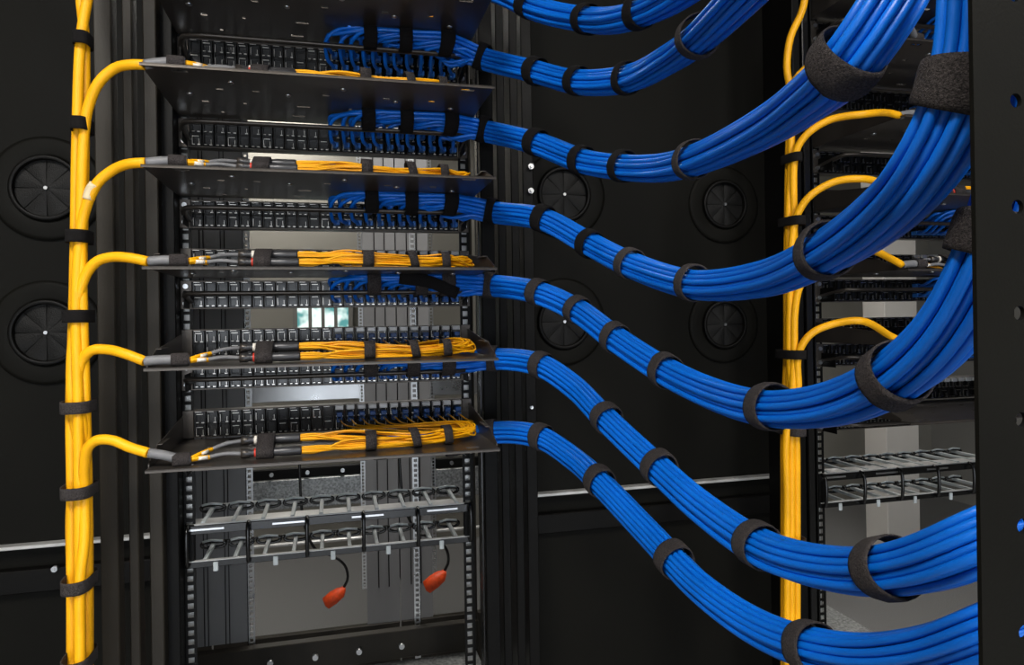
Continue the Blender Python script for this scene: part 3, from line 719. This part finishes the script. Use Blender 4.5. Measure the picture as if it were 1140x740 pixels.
    for x, yy, w, tilt in ((.052, YF+.052, .016, 0), (.118, YF+.056, .013, .25), (.168, YF+.066, .013, .1)):
        n = 26; vs = []; fs = []; cz = z+.0145
        for xx, o in ((-w/2, 1), (w/2, 1), (w/2, 0), (-w/2, 0)):
            for j_ in range(n):
                a = j_/n*2*PI; e = .62
                ex = math.copysign(abs(math.cos(a))**e, math.cos(a)); ez = math.copysign(abs(math.sin(a))**e, math.sin(a))
                vs.append((x+xx+tilt*ez*(-.012), yy+(.0215 if o else .020)*ex+xx*.2, cz+(.0135 if o else .0120)*ez))
        for q in range(4):
            for j_ in range(n): fs.append((q*n+j_, ((q+1) % 4)*n+j_, ((q+1) % 4)*n+(j_+1) % n, q*n+(j_+1) % n))
        MB().add(vs, fs, True).build('strap', M['velcro'], t)
    return t
hl = {0: 'yellow fiber harness on the cropped top tray of the left rack', 1: 'yellow fiber harness on the top full tray of the left rack', 2: 'yellow fiber harness on the second tray of the left rack',
      3: 'yellow fiber harness with grey barrels on the edge-on third tray of the left rack', 4: 'yellow fiber harness spread to blue connectors on the fourth tray of the left rack', 5: 'yellow fiber harness curling back to blue connectors on the lowest tray of the left rack'}
har = [harness(k, hl[k]) for k in range(6)]

# ------------------------------------------------------------------ the right rack: copies
SH = (PITCH, 0, 0)
rb = copy_tree(rackA, SH); rb['label'] = 'black rack at right, seen beyond the right yellow cable bundle'
for o in fill:
    if o is None: continue
    c = copy_tree(o, SH); c['label'] = o['label'].replace('left rack', 'right rack').replace(', seen edge-on', ', level with the eye').replace(', yellow fibers fanned on it', ', mostly behind a blue bundle').replace(', side cheeks in full view', ', mostly behind a blue bundle')
c = copy_tree(fill[0], (PITCH, 0, TP)); c['label'] = 'dark grey tray in the right rack, cropped by the top edge above all others'
c = copy_tree(fill[1], (PITCH, 0, TP)); c['label'] = 'copper port panel in the right rack at the very top edge'
c = copy_tree(fill[2], (PITCH, 0, TP)); c['label'] = 'fiber port panel in the right rack above the very top tray'
c = copy_tree(ladder, SH); c['label'] = 'grey ladder style cable manager with rungs low in the right rack'
for k, h in enumerate(har[:5]):
    c = copy_tree(h, SH); c['label'] = 'yellow fiber harness in the right rack on the '+['cropped top', 'top full', 'second', 'eye level third', 'fourth'][k]+' tray'
for k in (0, 1, 2, 3, 4, 5):
    c = copy_tree(bundles[k], SH); c['label'] = 'blue cable bundle plugged into the right rack, under its '+['missing upper', 'cropped top', 'top full', 'second', 'eye level third', 'fourth'][k]+' tray'

# ------------------------------------------------------------------ near post at the right edge
def near_post():
    s = .285; step = .0428; c = at(1088, 351, s)
    # plate parallel to the racks' front, facing -Y
    Y = c[1]; x0 = c[0]; xh = atY(1133, 230, Y)[0]; x1 = x0+.09; zh = [atY(1133, q, Y)[2] for q in (112, 230, 350, 467)]
    b = MB(); n = 24; r = .0030; zs0 = zh[0]; step = (zh[0]-zh[3])/3
    edges = []
    for k in range(-6, 18):
        zc = zs0-k*step; top, bot = zc+step/2, zc-step/2
        for yy, flip in ((Y, False), (Y+.002, True)):
            inner = [(xh+r*math.cos(i/n*2*PI), yy, zc+r*math.sin(i/n*2*PI)) for i in range(n)]
            outer = []
            for i in range(n):
                a = i/n*2*PI; cx, cz = math.cos(a), math.sin(a); m_ = max(abs(cx), abs(cz)); h = .007
                outer.append((xh+h*cx/m_, yy, zc+h*cz/m_))
            fs = [(i, (i+1) % n, n+(i+1) % n, n+i) for i in range(n)]
            b.add(inner+outer, fs if not flip else [f[::-1] for f in fs])
        b.add([(xh+r*math.cos(i/n*2*PI), Y, zc+r*math.sin(i/n*2*PI)) for i in range(n)]+[(xh+r*math.cos(i/n*2*PI), Y+.002, zc+r*math.sin(i/n*2*PI)) for i in range(n)],
              [(i, n+i, n+(i+1) % n, (i+1) % n) for i in range(n)], True)
        b.box((x0, Y, bot), (xh-.007, Y+.002, top)); b.box((xh+.007, Y, bot), (x1, Y+.002, top))
        b.box((xh-.007, Y, zc+.007), (xh+.007, Y+.002, top)); b.box((xh-.007, Y, bot), (xh+.007, Y+.002, zc-.007))
    t = thing('perforated_post', (x0, Y, FLOOR), 'black perforated post cropped by the right edge, nearest the camera', 'post')
    b.build('post_face', M['panel'], t)
    MB().box((x1-.0018, Y+.002, zs0-17.5*step), (x1, Y+.022, zs0+6.5*step)).build('post_flange', M['black'], t)
    MB().box((x0-.004, Y-.01, FLOOR), (x1+.004, Y+.03, zs0-17.5*step), .002).build('foot', M['black'], t)
near_post()

# ------------------------------------------------------------------ far row of racks across the rear aisle
YR = 3.2
def far_rack(x, label, kind):
    t = thing('far_rack', (x, YR, FLOOR), label, 'rack', 'racks across the rear aisle')
    for sx in (-1, 1):
        rail_mesh(x+sx*.2375, YR, .02, -1.2, 1.1).build('mounting_rail', M['zinc'], t)
        p = MB().box((x+sx*.2485 if sx > 0 else x-.392, YR, -1.36), (x+.392 if sx > 0 else x-.2485, YR+.004, 1.1)).build('blank_panel', M['blank'], t)
        q = MB()
        for xx in (.30, .345): q.box((x+sx*xx-.002, YR-.006, -1.2), (x+sx*xx+.002, YR, 1.1))
        q.build('panel_seam', M['black'], p)
    for z, h, m_ in ((-.305, .105, 'zinc'), (-.76, .13, 'galv'), (-.67, .045, 'black'), (-.98, .015, 'ladderbar'), (.27, .03, 'black')):
        MB().box((x-.236, YR+.02, z-h/2), (x+.236, YR+.04, z+h/2), .004).build('cross_beam', M[m_], t)
    MB().box((x-.39, YR-.01, FLOOR), (x+.39, YR+.02, -1.36), .003).build('plinth', M['frame'], t)
    MB().box((x-.39, YR, 1.1), (x+.39, YR+.6, 1.2), .003).build('roof', M['black'], t)
    for sx in (-1, 1):
        MB().box((x+sx*.385-.003, YR+.006, -1.2), (x+sx*.385+.003, YR+.8, 1.1)).build('side_panel', M['panel'], t)
    for bx in (-.15, 0, .15): MB().cyl((x+bx, YR+.01, -.67), (x+bx, YR+.021, -.67), .009, 10).build('bolt', M['zinc'], t)
    return t
far = ['far rack seen through the gaps at the left of the left rack', 'far rack seen through the middle gaps of the left rack', 'far rack seen through the right gaps of the left rack', 'far rack beyond the dark duct panel']
for i, x in enumerate((-.905, -.116, .673, 1.462)): far_rack(x, far[i], i)

# partition behind the right rack
o = MB().box((3.54, 3.9, FLOOR), (3.80, 4.1, 1.5), .004).build('column', M['column']); tag(o, 'pale square column seen through the right rack', 'column')

# power whips with orange plugs under the racks
def plug(px, py, s, label):
    c = at(px, py, s)
    t = thing('power_plug', c, label, 'plug', 'orange power plugs')
    MB().tube([c+np.array([-.045, 0, -.028]), c+np.array([-.040, 0, -.026]), c+np.array([-.01, 0, -.006]), c+np.array([.018, 0, .012]), c+np.array([.028, 0, .024]), c+np.array([.032, 0, .032])], [.012, .026, .028, .024, .014, .008], 12).build('plug_body', M['orange'], t)
    p = [c+np.array([.030, 0, .028]), c+np.array([.048, 0, .065]), c+np.array([.038, 0, .12]), c+np.array([-.01, 0, .165]), c+np.array([-.07, 0, .19]), c+np.array([-.12, 0, .30]), c+np.array([-.14, .02, .60])]
    MB().tube(smooth(p, 40), .0055, 10).build('power_cord', M['gloss'], t)
plug(374, 663, 2.9, 'orange plug on a black cord hanging below the ladder manager')
plug(486, 645, 2.75, 'orange plug right of the other, half covered at the rail')

# ------------------------------------------------------------------ world and view
w = bpy.data.worlds.new('world'); bpy.context.scene.world = w; w.use_nodes = True
w.node_tree.nodes['Background'].inputs[0].default_value = (.5, .5, .55, 1); w.node_tree.nodes['Background'].inputs[1].default_value = .01
vs_ = bpy.context.scene.view_settings
vs_.view_transform = 'Standard'; vs_.look = 'None'; vs_.gamma = 1; vs_.use_curve_mapping = False; vs_.exposure = 0.42
